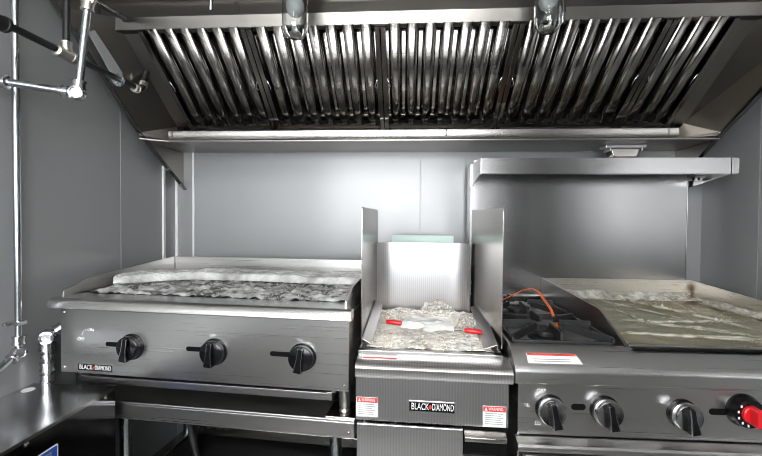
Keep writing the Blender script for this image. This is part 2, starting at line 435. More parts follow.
def uprof(hw, d):
    return [(-hw, 0), (-hw, d * .45), (-hw * .90, d * .78), (-hw * .62, d * .97), (-hw * .2, d), (hw * .2, d), (hw * .62, d * .97), (hw * .90, d * .78), (hw, d * .45), (hw, 0)]
for fi in range(5):
    x0, x1 = edges[fi] + .0015, edges[fi + 1] - .0015
    base = Vector(((x0 + x1) / 2, FB[0], FB[1] - .02))
    ft = thing('baffle_filter', tuple(base), flabels[fi], 'grease filter', group='baffle filters in the hood')
    ZB[ft.name] = 0
    def fp(name, bm, mat, parent, **kw):
        bmesh.ops.translate(bm, verts=bm.verts[:], vec=-base)
        return part(name, bm, mat, parent, **kw)
    bm = B(); rw = .016
    for a, b in ((x0, x0 + rw), (x1 - rw, x1)):
        plate3(bm, [fpos(a, 0, .008), fpos(b, 0, .008), fpos(b, FL + .010, .008), fpos(a, FL + .010, .008)], .02)
    for a, b, w in ((0, .016, .006), (FL + .004, FL + .012, -.014)):
        plate3(bm, [fpos(x0 + rw, a, w), fpos(x1 - rw, a, w), fpos(x1 - rw, b, w), fpos(x0 + rw, b, w)], .01)
    iw = x1 - x0 - 2 * rw; n = max(2, round(iw / .057)); p = iw / n
    for k in range(n):
        cx = x0 + rw + p * (k + .5)
        plate3(bm, [fpos(cx - p * .16, .014, .003), fpos(cx + p * .16, .014, .003), fpos(cx + p * .16, .034, .001), fpos(cx - p * .16, .034, .001)], .004)
    fp('frame', bm, 'steel_baffle', ft, bevel=.001)
    for k in range(n):
        cx = x0 + rw + p * (k + .5)
        bm = B(); strip(bm, uprof(p * .33, .020), .020, FL + .014, cx, .5)
        o = fp('baffle', bm, 'steel_baffle', ft, smooth=60)
        so = o.modifiers.new('sheet', 'SOLIDIFY'); so.thickness = .0012
    bm = B()
    for k in range(n + 1):
        cx = x0 + rw + p * k
        hw = p * .27
        prof = [(a, -.024 + b * .8) for a, b in uprof(hw, .014)]
        lo, hi = x0 + .004 - cx, x1 - .004 - cx
        prof = [(min(max(a, lo), hi), b) for a, b in prof]
        strip(bm, prof, .017, FL + .014, cx)
    o = fp('rear_baffle_row', bm, 'steel_baffle', ft, smooth=60)
    so = o.modifiers.new('sheet', 'SOLIDIFY'); so.thickness = .0012
    for hx, sgn in ((x0 + .012, 1), (x1 - .012, -1)):
        v = FL * .50
        path = [fpos(hx, v - .024, .006), fpos(hx + .004 * sgn, v - .022, .022), fpos(hx + .014 * sgn, v, .030), fpos(hx + .004 * sgn, v + .022, .022), fpos(hx, v + .024, .006)]
        fp('handle', tube(B(), path, .0022, 8), 'chrome', ft, smooth=60)

# hood lamps: vapour-tight glass jars with a bulb inside
for lx, zb, lab in ((-.323, 1.763, 'unlit glass jar lamp hanging from the hood above the charbroiler'),
                    (.391, 1.763, 'unlit glass jar lamp hanging from the hood beside a metal spray nozzle')):
    lt = thing('hood_lamp', (lx, 1.15, zb), lab, 'lamp', group='glass jar lamps under the hood'); 
    c = (0, 0, zb); up = (0, 0, 1)
    prof = [(0, .002), (.016, .0), (.027, .006), (.035, .020), (.037, .04), (.037, .115), (.030, .135), (.030, .15)]
    inner = [(r - .0025 if r > .01 else 0, h + .0025) for r, h in prof]
    bm = B(); lathe(bm, prof + inner[::-1], c, up, 32)
    part('glass_jar', bm, 'glass', lt, smooth=50)
    part('bottom_cap', lathe(B(), [(0, .006), (.013, .006), (.017, .012), (.017, .016), (0, .018)], c, up, 6), 'brass_nut', lt, bevel=.001)
    part('bulb', lathe(B(), [(0, .060), (.012, .062), (.021, .070), (.026, .084), (.025, .098), (.016, .112), (.012, .12), (.012, .15)], c, up, 24), 'bulb', lt, smooth=60)
    part('lamp_holder', lathe(B(), [(.034, .135), (.042, .14), (.042, .175), (.03, .19), (.03, .36 - .0005)], c, up, 24), 'steel_trough', lt, smooth=40)
# suppression nozzles
for x, y, z, lab in ((.456, 1.22, 1.822, 'small metal spray nozzle pointing down beside the right hood lamp'),
                     (-.573, 1.15, 1.848, 'small metal spray nozzle at the hood edge between pipes and first lamp')):
    nt_ = thing('spray_nozzle', (x, y, z), lab, 'nozzle', group='spray nozzles under the hood')
    part('nozzle_tip', lathe(B(), [(.004, 0), (.006, .004), (.006, .03), (.009, .032), (.009, .05), (.006, .052), (.006, .062)], (0, 0, z), (0, 0, 1), 12), 'galv', nt_, smooth=40)
    part('supply_pipe', cyl(B(), (0, 0, z + .062), (0, 0, 2.119), .006), 'galv', nt_, smooth=40)

# grease cup hung under the soffit
gc = thing('grease_cup', (.87, 1.655, 1.495), 'shallow steel grease cup hung under the hood behind the long shelf', 'grease cup')
bm = B(); box(bm, -.075, .08, -.005, .05, 1.532, 1.5455); box(bm, -.06, -.055, -.007, .05, 1.52, 1.532); box(bm, .06, .065, -.007, .05, 1.52, 1.532)
part('bracket', bm, 'steel_h', gc, bevel=.0015)
part('cup', prism(B(), [(-.052, 1.531), (-.056, 1.527), (-.046, 1.499), (-.040, 1.495), (.040, 1.495), (.046, 1.499), (.056, 1.527), (.052, 1.531)], 'y', -.003, .045), 'steel_trough', gc, bevel=.003, smooth=50)

# ------------------------------------------------------------------ pipes on the left
def fitting(bm, p, d, r, l):
    p = Vector(p); d = Vector(d).normalized()
    lathe(bm, [(r * .9, -l), (r * 1.12, -l * .92), (r * 1.12, -l * .55), (r, -l * .5), (r, l * .5), (r * 1.12, l * .55), (r * 1.12, l * .92), (r * .9, l)], p, d, 14)
# black iron line
pz = 1.695; px_ = -.95
bp_ = thing('black_iron_pipe', (px_, .8, pz), 'black iron pipe running slantwise into the hood with a tee and elbow', 'pipe')
def pp(name, bm, mat, root, off, **kw):
    bmesh.ops.translate(bm, verts=bm.verts[:], vec=-Vector(off)); return part(name, bm, mat, root, **kw)
off = (px_, .8, 0)
bm = B(); tube(bm, arc_path([(px_, .55, pz), (px_, 1.392, pz + .004), (px_, 1.415, 1.76), (px_ + .002, 1.44, 1.825)], .02), .0095)
pp('pipe_run', bm, 'black_pipe', bp_, off, smooth=60)
bm = B(); tube(bm, [(px_, 1.072, pz), (px_, 1.078, 2.119)], .009)
pp('riser', bm, 'black_pipe', bp_, off, smooth=60)
bm = B(); fitting(bm, (px_, 1.068, pz), (0, 1, 0), .0145, .032); fitting(bm, (px_, 1.072, pz + .022), (0, 0, 1), .0135, .014)
pp('tee', bm, 'brass_nut', bp_, off, smooth=40)
bm = B(); fitting(bm, (px_, .885, pz), (0, 1, 0), .017, .02)
pp('union', bm, 'matte_black', bp_, off, smooth=40)
bm = B(); fitting(bm, (px_, 1.275, pz), (0, 1, 0), .018, .006); 
pp('collar', bm, 'galv', bp_, off, smooth=40)
bm = B(); fitting(bm, (px_, 1.36, pz), (0, 1, 0), .013, .010); fitting(bm, (px_, 1.402, pz + .028), (0, .3, 1), .013, .009)
pp('elbow', bm, 'brass_nut', bp_, off, smooth=40)
# galvanised line
gp = thing('galvanised_pipe', (-.838, .98, 1.545), 'shiny galvanised pipe with elbow rising from the left wall into the hood', 'pipe')
off = (-.838, .98, 0)
bm = B(); tube(bm, [(XL + .002, .918, 1.5835), (-.84, .98, 1.558)], .0095); tube(bm, [(-.838, .98, 1.558), (-.809, .98, 1.79)], .0092)
tube(bm, [(-.809, .985, 1.80), (-.908, 1.25, 1.884), (-.95, 1.305, 1.9)], .009)
pp('pipe_run', bm, 'galv', gp, off, smooth=60)
bm = B(); bmesh.ops.create_uvsphere(bm, u_segments=18, v_segments=12, radius=.0185, matrix=Matrix.Translation((-.838, .980, 1.557))); lathe(bm, [(.0155, .010), (.0155, .021), (.011, .022), (.010, .018), (0, .018)], (-.838, .980, 1.557), (.4, -1, -.1), 18); fitting(bm, (-.8355, .98, 1.578), (.12, 0, 1), .0145, .012); fitting(bm, (-.866, .973, 1.5605), (1, .25, -.1), .0135, .009)
pp('elbow', bm, 'chrome', gp, off, smooth=40)
bm = B(); fitting(bm, (-1.0, .937, 1.575), (1, .25, -.1), .0155, .015); fitting(bm, (-1.045, .926, 1.579), (1, .25, -.1), .021, .009)
pp('union', bm, 'chrome', gp, off, smooth=40)
bm = B(); fitting(bm, (-.811, .98, 1.775), (.1, 0, 1), .0135, .010); fitting(bm, (-.812, .985, 1.798), (-.4, .9, .3), .0135, .013)
pp('upper_elbow', bm, 'brass_nut', gp, off, smooth=40)
# tall conduit
cx_, cy_ = -1.05, 1.022
cd = thing('conduit', (cx_, cy_, .84), 'tall pale metal conduit running down the left wall to an elbow', 'conduit')
off = (cx_, cy_, 0)
bm = B(); tube(bm, [(cx_, cy_, .885), (cx_, cy_, ZC - .002)], .0085); tube(bm, [(cx_, cy_ - .01, .868), (cx_ + .002, .955, .838), (cx_ + .004, .80, .79)], .0095)
pp('pipe_run', bm, 'galv', cd, off, smooth=60)
bm = B(); bmesh.ops.create_uvsphere(bm, u_segments=18, v_segments=12, radius=.0185, matrix=Matrix.Translation((cx_, cy_ - .002, .870))); lathe(bm, [(.0155, .010), (.0155, .0215), (.011, .0225), (.010, .018), (0, .018)], (cx_, cy_ - .002, .870), (1, -.6, .1), 18); fitting(bm, (cx_, cy_ - .012, .863), (0, 1, .4), .0145, .012); fitting(bm, (cx_, cy_, .905), (0, 0, 1), .014, .012)
pp('elbow', bm, 'chrome', cd, off, smooth=40)
bm = B(); box(bm, XL + .001, cx_ + .012, cy_ - .013, cy_ + .013, .947, .957); cyl(bm, (XL + .004, cy_ - .02, .952), (XL + .012, cy_ - .02, .952), .006)
pp('strap', bm, 'chrome', cd, off, bevel=.001)
# supply pipe from the cabinet into the charbroiler
gx, gy = -1.042, 1.10
sp = thing('gas_supply_pipe', (gx, gy, .76), 'short shiny pipe with elbow between the low cabinet top and charbroiler side', 'pipe')
off = (gx, gy, 0)
bm = B(); tube(bm, [(gx, gy, .761), (gx, gy, .875)], .0125); tube(bm, [(gx + .004, gy + .004, .893), (gx + .038, gy + .045, .925)], .012)
pp('pipe_run', bm, 'galv', sp, off, smooth=60)
bm = B(); bmesh.ops.create_uvsphere(bm, u_segments=18, v_segments=12, radius=.0225, matrix=Matrix.Translation((gx + .003, gy, .892))); lathe(bm, [(.018, .012), (.018, .026), (.013, .027), (.012, .022), (0, .022)], (gx + .003, gy, .892), (.6, -1, .05), 18); fitting(bm, (gx, gy, .864), (0, 0, 1), .019, .012); fitting(bm, (gx + .020, gy + .020, .908), (.55, .6, .5), .0175, .010)
pp('elbow', bm, 'chrome', sp, off, smooth=50)
bm = B(); fitting(bm, (gx, gy, .772), (0, 0, 1), .0165, .012); fitting(bm, (gx, gy, .805), (0, 0, 1), .0175, .014); fitting(bm, (gx, gy, .836), (0, 0, 1), .0155, .006)
pp('coupling', bm, 'chrome', sp, off, smooth=40)

# ------------------------------------------------------------------ low steel cabinet at the left
cab = thing('steel_cabinet', (-.945, .6, 0), 'low polished steel cabinet in the left corner with a blue sticker', 'cabinet')
off = (-.945, .6, 0)
CX0, CX1, CY0, CY1, CZ = XL + .004, -.818, .12, 1.085, .76
pp('top', box(B(), CX0, CX1, CY0, CY1, CZ - .004, CZ), 'steel_top', cab, off, bevel=.001)
pp('body', box(B(), CX0 + .002, CX1 - .004, CY0 + .004, CY1 - .003, 0, CZ - .0045), 'steel_dark', cab, off, bevel=.001)
pp('edge_trim', box(B(), CX1 - .003, CX1 + .001, CY0, CY1, CZ - .008, CZ + .0005), 'steel_trough', cab, off)
for y, z in ((.815, .744), (1.046, .744)):
    pp('screw', lathe(B(), [(.005, 0), (.0045, .002), (0, .003)], (CX1 - .004, y, z), (1, 0, 0), 12), 'chrome', cab, off, smooth=60)
bm = B(); prism(bm, rounded(.80, .893, .60, .703, .004), 'x', CX1 - .0042, CX1 - .0034)
st = pp('sticker', bm, 'white', cab, off, label='blue sticker with a white rim')
bm = B(); prism(bm, rounded(.803, .890, .603, .700, .003), 'x', CX1 - .0036, CX1 - .0029)
pp('sticker_print', bm, 'blue', st, off)
bm = B(); 
for k in range(2): box(bm, CX1 - .003, CX1 - .0026, .835, .875, .690 - k * .006, .6925 - k * .006)
pp('sticker_lines', bm, 'grey_print', st, off)
bm = B(); lathe(bm, [(.016, 0), (.016, .0006)], (-1.043, 1.04, CZ), (0, 0, 1), 24)
pp('round_label', bm, 'white', cab, off)

# ------------------------------------------------------------------ nameplates, labels, knobs
def nameplate(parent, x0, x1, z0, z1, y, rim='chrome'):
    p = part('nameplate', prism(B(), rounded(x0, x1, z0, z1, .002), 'y', y - .002, y), rim, parent, label='black nameplate with a silver rim')
    part('plate_field', box(B(), x0 + .0018, x1 - .0018, y - .0026, y - .0018, z0 + .0018, z1 - .0018), 'black', p)
    cz, w = (z0 + z1) / 2, x1 - x0; h = (z1 - z0)
    text_part('lettering', 'BLACK', h * .92, (x0 + w * .245, y - .0029, cz), p, 'white', width=w * .38)
    text_part('lettering', 'DIAMOND', h * .92, (x0 + w * .74, y - .0029, cz), p, 'white', width=w * .46)
    c = x0 + w * .467; r = h * .2
    bm = B(); prism(bm, [(c - r, cz), (c, cz - r * 1.2), (c + r, cz), (c, cz + r * 1.2)], 'y', y - .0033, y - .0026)
    part('diamond_mark', bm, 'red_print', p)
def warning_label(parent, x0, x1, z0, z1, y):
    p = part('warning_label', box(B(), x0, x1, y - .0008, y, z0, z1), 'white', parent, label='white warning label with a red header')
    h = z1 - z0; w = x1 - x0
    part('label_header', box(B(), x0 + .001, x1 - .001, y - .0012, y - .0007, z1 - h * .27, z1 - .001), 'red_print', p)
    text_part('header_text', 'WARNING', h * .2, (x0 + w * .56, y - .0013, z1 - h * .14), p, 'white', width=w * .62)
    bm = B(); prism(bm, [(x0 + w * .08, z1 - h * .22), (x0 + w * .2, z1 - h * .22), (x0 + w * .14, z1 - h * .06)], 'y', y - .0014, y - .0011)
    part('alert_mark', bm, 'white', p)
    bm = B(); 
    for k in range(6):
        zz = z1 - h * (.36 + k * .1); box(bm, x0 + w * .1, x0 + w * (.9 - .25 * random.random()), y - .0011, y - .0007, zz - h * .018, zz + h * .018)
    part('small_print', bm, 'grey_print', p)
def knob(parent, x, y, z, r, depth, ang, red=False, ring=True):
    f = (0, -1, 0); o = (x, y, z)
    if red:
        k = part('knob', lathe(B(), [(r * 1.12, 0), (r * 1.12, .006), (r * 1.05, .012), (r, .02), (r * .96, .026), (0, .026)], o, f, 36), 'black', parent, smooth=40, label='red thermostat knob on a black dial')
        bm = B()
        for i in range(9):
            a = R(140 + i * 30); cx, cz = x + math.cos(a) * r * .8, z + math.sin(a) * r * .8
            box(bm, cx - .0018, cx + .0018, y - .0268, y - .0258, cz - .0028, cz + .0028)
        part('dial_marks', bm, 'white', k)
        bm = B(); lathe(bm, [(r * .60, .026), (r * .58, .032), (r * .52, .034), (0, .034)], o, f, 28)
        gm = B(); prism(gm, rounded(-r * .24, r * .24, -r * .62, r * .62, r * .2), 'y', -.056, -.03)
        bmesh.ops.rotate(gm, verts=gm.verts[:], cent=(0, 0, 0), matrix=Matrix.Rotation(R(ang), 3, 'Y')); bmesh.ops.translate(gm, verts=gm.verts[:], vec=(x, y, z))
        part('grip_base', bm, 'red', k, smooth=40); part('grip', gm, 'red', k, bevel=.002)
        return k
    k = part('knob', lathe(B(), [(r * 1.08, 0), (r * 1.08, .005), (r * .98, .008), (r, .012), (r * .97, depth * .72), (r * .90, depth * .78), (0, depth * .78)], o, f, 36), 'black', parent, smooth=40)
    if ring:
        bm = B(); lathe(bm, [(r * 1.0, depth * .42), (r * 1.02, depth * .45), (r * .995, depth * .70), (r * .955, depth * .765), (r * .93, depth * .79), (r * .90, depth * .785)], o, f, 36)
        part('chrome_ring', bm, 'chrome', k, smooth=50)
    bm = B()
    prism(bm, [(-r * .17, r * .88), (r * .17, r * .88), (r * .19, 0), (r * .33, -r * 1.0), (-r * .33, -r * 1.0), (-r * .19, 0)], 'y', -depth * 1.16, -depth * .6)
    rm = Matrix.Rotation(R(ang), 3, 'Y')
    bmesh.ops.rotate(bm, verts=bm.verts[:], cent=(0, 0, 0), matrix=rm); bmesh.ops.translate(bm, verts=bm.verts[:], vec=(x, y, z))
    part('grip', bm, 'black', k, bevel=.0022)
    bm = B(); prism(bm, [(-r * .20, r * .86), (-r * .15, r * .86), (-r * .17, 0), (-r * .28, -r * .97), (-r * .34, -r * .97), (-r * .215, 0)], 'y', -depth * 1.17, -depth * 1.1); prism(bm, [(r * .20, r * .86), (r * .15, r * .86), (r * .17, 0), (r * .28, -r * .97), (r * .34, -r * .97), (r * .215, 0)], 'y', -depth * 1.17, -depth * 1.1)
    bmesh.ops.rotate(bm, verts=bm.verts[:], cent=(0, 0, 0), matrix=rm); bmesh.ops.translate(bm, verts=bm.verts[:], vec=(x, y, z))
    part('pointer_line', bm, 'chrome', k)
    return k
def slot(parent, x0, x1, z, h, y):
    part('lighting_slot', prism(B(), rounded(x0, x1, z - h / 2, z + h / 2, h * .49), 'y', y - .0006, y + .002), 'void', parent)
def screw(parent, x, y, z, r=.005):
    part('screw', lathe(B(), [(r, 0), (r * .9, .002), (0, .0035)], (x, y, z), (0, -1, 0), 12), 'chrome', parent, smooth=60)

# ------------------------------------------------------------------ charbroiler on its stand
CA = R(-4.85); CO = (-1.013, 1.07)
cst = thing('equipment_stand', (CO[0], CO[1], 0), 'low stainless equipment stand carrying the charbroiler, gas valve hung beneath', 'stand', CA)
part('stand_top', box(B(), .012, .881, .05, .60, .698, .706), 'steel_h', cst, bevel=.002)
bm = B(); box(bm, .012, .881, .05, .053, .656, .699); box(bm, .012, .881, .597, .60, .656, .699); box(bm, .012, .015, .05, .6, .656, .699); box(bm, .878, .881, .05, .6, .656, .699)
part('apron', bm, 'steel_h', cst, bevel=.0015)
for x, y in ((.158, .10), (.817, .10), (.06, .55), (.83, .55)):
    lg = part('leg', cyl(B(), (x, y, .03), (x, y, .697), .017), 'galv', cst, smooth=40)
    part('foot', lathe(B(), [(.012, 0), (.02, .004), (.02, .03), (.017, .034)], (x, y, 0), (0, 0, 1), 16), 'matte_black', lg, smooth=40)
bm = B(); box(bm, .06, .83, .535, .575, .345, .383); part('rail', bm, 'steel_trough', cst, bevel=.002)
part('shade_backing', box(B(), .02, .872, .596, .599, .05, .655), 'matte_black', cst); part('shade_shelf', box(B(), .06, .83, .12, .575, .318, .322), 'matte_black', cst)  # black sheets put in for the darkness under the stand
for x in (.055, .80):
    bm = B(); box(bm, x, x + .04, .12, .575, .345, .36); part('rail', bm, 'steel_trough', cst, bevel=.002)
bm = B(); prism(bm, [(.80, .055), (.881, .055), (.881, .15), (.80, .15)], 'z', .7055, .7095)
part('mounting_plate', bm, 'steel_trough', cst, bevel=.001)
screw(cst, .866, .05, .672, .004)
gv = thing('gas_valve', (CO[0] + .415, CO[1] + .20, .60), 'dark gas valve hanging under the charbroiler stand', 'valve', CA)
ZB[gv.name] = 0
bm = B(); tube(bm, [(0, 0, .055), (0, 0, -.02)], .009); lathe(bm, [(.010, -.05), (.018, -.045), (.018, .045), (.010, .05)], (0, 0, -.03), (1, 0, 0), 12)
part('valve_body', bm, 'matte_black', gv, smooth=40)
bm = B(); box(bm, -.03, .035, -.024, -.016, -.034, -.022); lathe(bm, [(.013, 0), (.013, .014), (.009, .016), (0, .016)], (-.03, -.012, -.03), (0, -1, 0), 8); lathe(bm, [(.013, 0), (.013, .014), (.009, .016), (0, .016)], (.03, -.012, -.03), (0, -1, 0), 8)
part('valve_handle', bm, 'matte_black', gv, bevel=.001)
bm = B(); lathe(bm, [(.012, 0), (.012, .012)], (0, 0, .02), (0, 0, 1), 6); part('nut', bm, 'brass_nut', gv)
# hose pile in the dark below
def hose(loc, pts, r, lab, mat):
    h = thing('gas_hose', loc, lab, 'hose', group='hoses under the charbroiler stand'); ZB[h.name] = 0
    L0 = Vector(loc)
    P = [Vector(p) - L0 for p in pts]
    Q = []
    for i in range(len(P) - 1):
        for k in range(8):
            t = k / 8; p0 = P[max(i - 1, 0)]; p1 = P[i]; p2 = P[i + 1]; p3 = P[min(i + 2, len(P) - 1)]
            Q.append(.5 * ((2 * p1) + (p2 - p0) * t + (2 * p0 - 5 * p1 + 4 * p2 - p3) * t * t + (3 * p1 - p0 - 3 * p2 + p3) * t ** 3))
    Q.append(P[-1])
    part('hose_body', tube(B(), Q, r, 12), mat, h, smooth=60)
    bm = B(); fitting(bm, Q[0], Q[1] - Q[0], r * 1.25, .018); fitting(bm, Q[-1], Q[-2] - Q[-1], r * 1.25, .018)
    part('hose_fitting', bm, 'brass_nut', h, smooth=40)
hose((-.80, 1.50, .012), [(-.86, 1.56, .62), (-.84, 1.50, .50), (-.78, 1.44, .36), (-.72, 1.46, .16), (-.62, 1.55, .014), (-.45, 1.56, .014)], .012, 'black gas hose drooping closest to the left leg under the stand', 'rubber')
hose((-.72, 1.55, .012), [(-.70, 1.58, .60), (-.76, 1.52, .50), (-.82, 1.52, .40), (-.80, 1.5, .25), (-.70, 1.48, .05), (-.55, 1.44, .014)], .010, 'thinner black gas hose curling behind the stand rail', 'rubber')

ch = thing('charbroiler', (CO[0], CO[1], .706), 'wide stainless charbroiler with three black knobs, wrapped grates on top', 'charbroiler', CA)
bm = B(); box(bm, .014, .020, .032, .56, .79, .985); box(bm, .860, .866, .032, .55, .79, .985); box(bm, .014, .866, .544, .55, .79, .985); box(bm, .014, .866, .032, .55, .79, .80); box(bm, .02, .866, .10, .554, .925, .935)
part('body', bm, 'steel_h', ch, bevel=.001)
part('front_panel', box(B(), .013, .870, .028, .031, .791, .984), 'steel_h', ch, bevel=.0012)
prof = [(.034, 1.0098), (.018, 1.0105), (.012, 1.0095), (.007, 1.006), (.003, 1.000), (.0, .991), (-.001, .984), (.002, .981), (.030, .981), (.034, .981)]
lp_ = prism(B(), prof, 'x', 0, .88); box(lp_, .018, .856, .034, .10, .984, 1.0085)
part('front_ledge', lp_, 'steel_ledge', ch, smooth=50)
bm = B(); box(bm, .02, .86, .528, .532, .975, 1.083); bsp = part('back_guard', bm, 'steel_h', ch, bevel=.001)
for x in (.012, .857):
    part('side_guard', prism(B(), [(.032, 1.008), (.034, 1.026), (.11, 1.052), (.53, 1.083), (.545, 1.083), (.545, .985), (.032, .985)], 'x', x, x + .006), 'steel_h', ch, bevel=.001)
for g in range(5):
    a = .03 + g * .166; bm = B()
    for k in range(6): prism(bm, [(a + .006 + k * .0265, .972), (a + .012 + k * .0265, .972), (a + .0145 + k * .0265, 1.003), (a + .0035 + k * .0265, 1.003)], 'y', .105, .520)
    for y in (.105, .25, .39, .508): box(bm, a, a + .158, y, y + .012, .975, .995)
    part('grate', bm, 'cast', ch, bevel=.0012)
    bt = B(); box(bt, a + .07, a + .10, .13, .5, .936, .955); part('burner', bt, 'cast', ch)
for i, (x, a) in enumerate(((.245, 8), (.496, 5), (.746, 8))):
    knob(ch, x, .028, .877, .034, .030, a, ring=False)
for x in ((.160, .215), (.410, .466), (.654, .714)): slot(ch, x[0], x[1], .880, .013, .028)
nameplate(ch, .071, .182, .800, .820, .028)
text_part('burner_mark', 'ON', .013, (.112, .0276, .918), ch, 'white'); text_part('burner_mark', 'OFF', .013, (.080, .0276, .890), ch, 'white')
bm = B(); tube(bm, [(.083, .0275, .902), (.087, .0275, .911), (.096, .0275, .918)], .0008, 6); part('burner_mark', bm, 'white', ch)
for x in (.487, .735):
    text_part('burner_mark', 'OFF', .010, (x + .002, .0276, .920), ch, 'white')
for x, z in ((.026, .806), (.026, .966), (.857, .806)): screw(ch, x, .028, z, .0042)
bm = B(); box(bm, .05, .818, .055, .50, .752, .756); box(bm, .05, .818, .055, .059, .752, .772); box(bm, .05, .054, .055, .5, .752, .772); box(bm, .814, .818, .055, .5, .752, .772)
box(bm, .05, .065, .055, .5, .770, .774); box(bm, .803, .818, .055, .5, .770, .774)
part('drip_tray', bm, 'steel_h', ch, bevel=.001)
bm = B(); box(bm, .04, .05, .06, .54, .760, .79); box(bm, .818, .826, .06, .54, .772, .79); box(bm, .05, .818, .545, .552, .72, .79); part('tray_runner', bm, 'steel_h', ch)
for x, y in ((.846, .085), (.03, .085), (.846, .52), (.03, .52)):
    part('leg', lathe(B(), [(.014, .7097), (.016, .716), (.013, .722), (.0155, .73), (.0155, .789)], (x, y, 0), (0, 0, 1), 18), 'steel_h', ch, smooth=40)
# plastic over the grates
def wrap(name, fn, nx, ny, mat, label, root=(CO[0], CO[1])):
    bm = B(); sheet(bm, nx, ny, fn)
    me_c = Matrix.Translation((root[0], root[1], 0)) @ Matrix.Rotation(CA, 4, 'Z')
    bmesh.ops.transform(bm, matrix=me_c, verts=bm.verts[:])
    return single(name, bm, mat, label, 'packaging', smooth=179)
def w_front(u, v):
    x = .034 + u * .815; y = .106 + v * .24 + .004 * nz(u * 20, v * 3)
    z = 1.010 + .010 * abs(nz(x * 14, y * 20, 1)) + .012 * abs(nz(x * 34, y * 40, 5)) + .006 * max(0, nz(x * 80, y * 80, 9))
    if v < .06: z -= .004 * (1 - v / .06)
    return (x, y, max(1.0055, z))
wrap('clear_plastic_wrap', w_front, 150, 46, 'bubble_clear', 'crinkled clear plastic sheet over the front of the charbroiler grates')
def w_back(u, v):
    x = .055 + u * .79; e = min(1, u / .06)
    lo, hi = .17 + .13 * min(1, u / .22) + .025 * nz(u * 3, 2), .47 - .26 * (1 - e) ** 1.3
    y = lo + (hi - lo) * v
    z = 1.042 + .012 * math.sin(v * PI) + .010 * nz(x * 5, y * 8, 3) + .004 * nz(x * 40, y * 40, 7)
    z -= .024 * max(0, 1 - v / .10) ** .8
    return (x, y, max(1.026, z))
o = wrap('bubble_wrap', w_back, 150, 40, 'bubble', 'white bubble wrap strip lying across the back of the charbroiler')

# ------------------------------------------------------------------ fryer
FA = R(-2.5); FO = (-.124, 1.02)
fy = thing('deep_fryer', (FO[0], FO[1], 0), 'narrow stainless floor deep fryer with tall splash shields, plastic in its tank', 'fryer', FA)
bm = B(); box(bm, .016, .021, .024, .56, .09, .86); box(bm, .379, .384, .024, .56, .09, .86); box(bm, .016, .384, .555, .56, .09, .86); box(bm, .016, .384, .024, .56, .09, .10); box(bm, .021, .379, .10, .105, .1, .71)
part('body', bm, 'steel_v', fy, bevel=.001)
part('control_panel', box(B(), -.004, .388, .018, .024, .713, .845), 'steel_ribbed', fy, bevel=.001)
prof = [(.075, .876), (.052, .875), (.020, .869), (.006, .864), (0, .856), (0, .840), (.004, .831), (.02, .828), (.075, .828)]
part('top_ledge', prism(B(), prof, 'x', -.004, .396), 'steel_ribbed', fy, bevel=.001, smooth=35)
# tank: rim around a sunken well
bm = B(); X0, X1, Y0, Y1, Zr = -.003, .379, .048, .47, .888
box(bm, X0, X1, Y0, Y0 + .022, .870, Zr); box(bm, X0, X0 + .02, Y0, Y1, .84, Zr); box(bm, X1 - .02, X1, Y0, Y1, .84, Zr); box(bm, X0, X1, Y1 - .02, Y1, .84, Zr)
box(bm, X0 + .018, X1 - .018, Y0 + .02, Y1 - .018, .842, .848)
tk = part('tank', bm, 'steel_h', fy, bevel=.0015)
for xa, xb, xc in ((.002, .028, .012), (.372, .334, .36)):
    bm = B()
    plate3(bm, [(xa, .085, .905), (xb, .085, .892), (xb, .40, .938), (xa, .40, .952)], .003)
    plate3(bm, [(xa, .085, .905), (xa, .40, .952), (xa, .40, .885), (xa, .085, .885)], .002)
    part('drain_wing', bm, 'steel_wing', tk, bevel=.001)
for (xf, xb2, lab) in ((-.004, -.002, None), (.384, .345, None)):
    z0, z1 = .888, 1.276
    bm = B(); r = .012
    yf, yb = .10, .475
    def at(y, z): t = (y - yf) / (yb - yf); return (xf + (xb2 - xf) * t, y, z)
    plate3(bm, [at(yf, z0), at(yb, z0), at(yb, z1), at(yf + r, z1), at(yf + r * .3, z1 - r * .3), at(yf, z1 - r)], .003)
    part('splash_shield', bm, 'steel_shield' if 'steel_shield' in M else 'steel_trough', fy, bevel=.0008)
# flue panel with rounded sides behind the tank
N_ = 14; xs = []
for i in range(N_ + 1):
    t = i / N_; x = .001 + t * .337
    d = min(t, 1 - t); yy = .478 - .028 * max(0, 1 - d / .16) ** 2
    xs.append((x, yy))
bm = B(); prism(bm, xs + [(x, y + .003) for x, y in xs[::-1]], 'z', .885, 1.155)
part('flue_panel', bm, 'steel_ribbed', fy, smooth=50)
bm = B(); box(bm, .001, .338, .482, .487, .86, 1.152); box(bm, .001, .338, .556, .560, .86, 1.150); box(bm, .001, .005, .482, .56, .86, 1.152); box(bm, .334, .338, .482, .56, .86, 1.152); box(bm, .003, .336, .484, .558, 1.13, 1.14)
part('flue_box', bm, 'steel_dark', fy)
part('flue_deflector', box(B(), .044, .288, .575, .583, 1.10, 1.179), 'green', fy, bevel=.001, label='pale green flue strip')
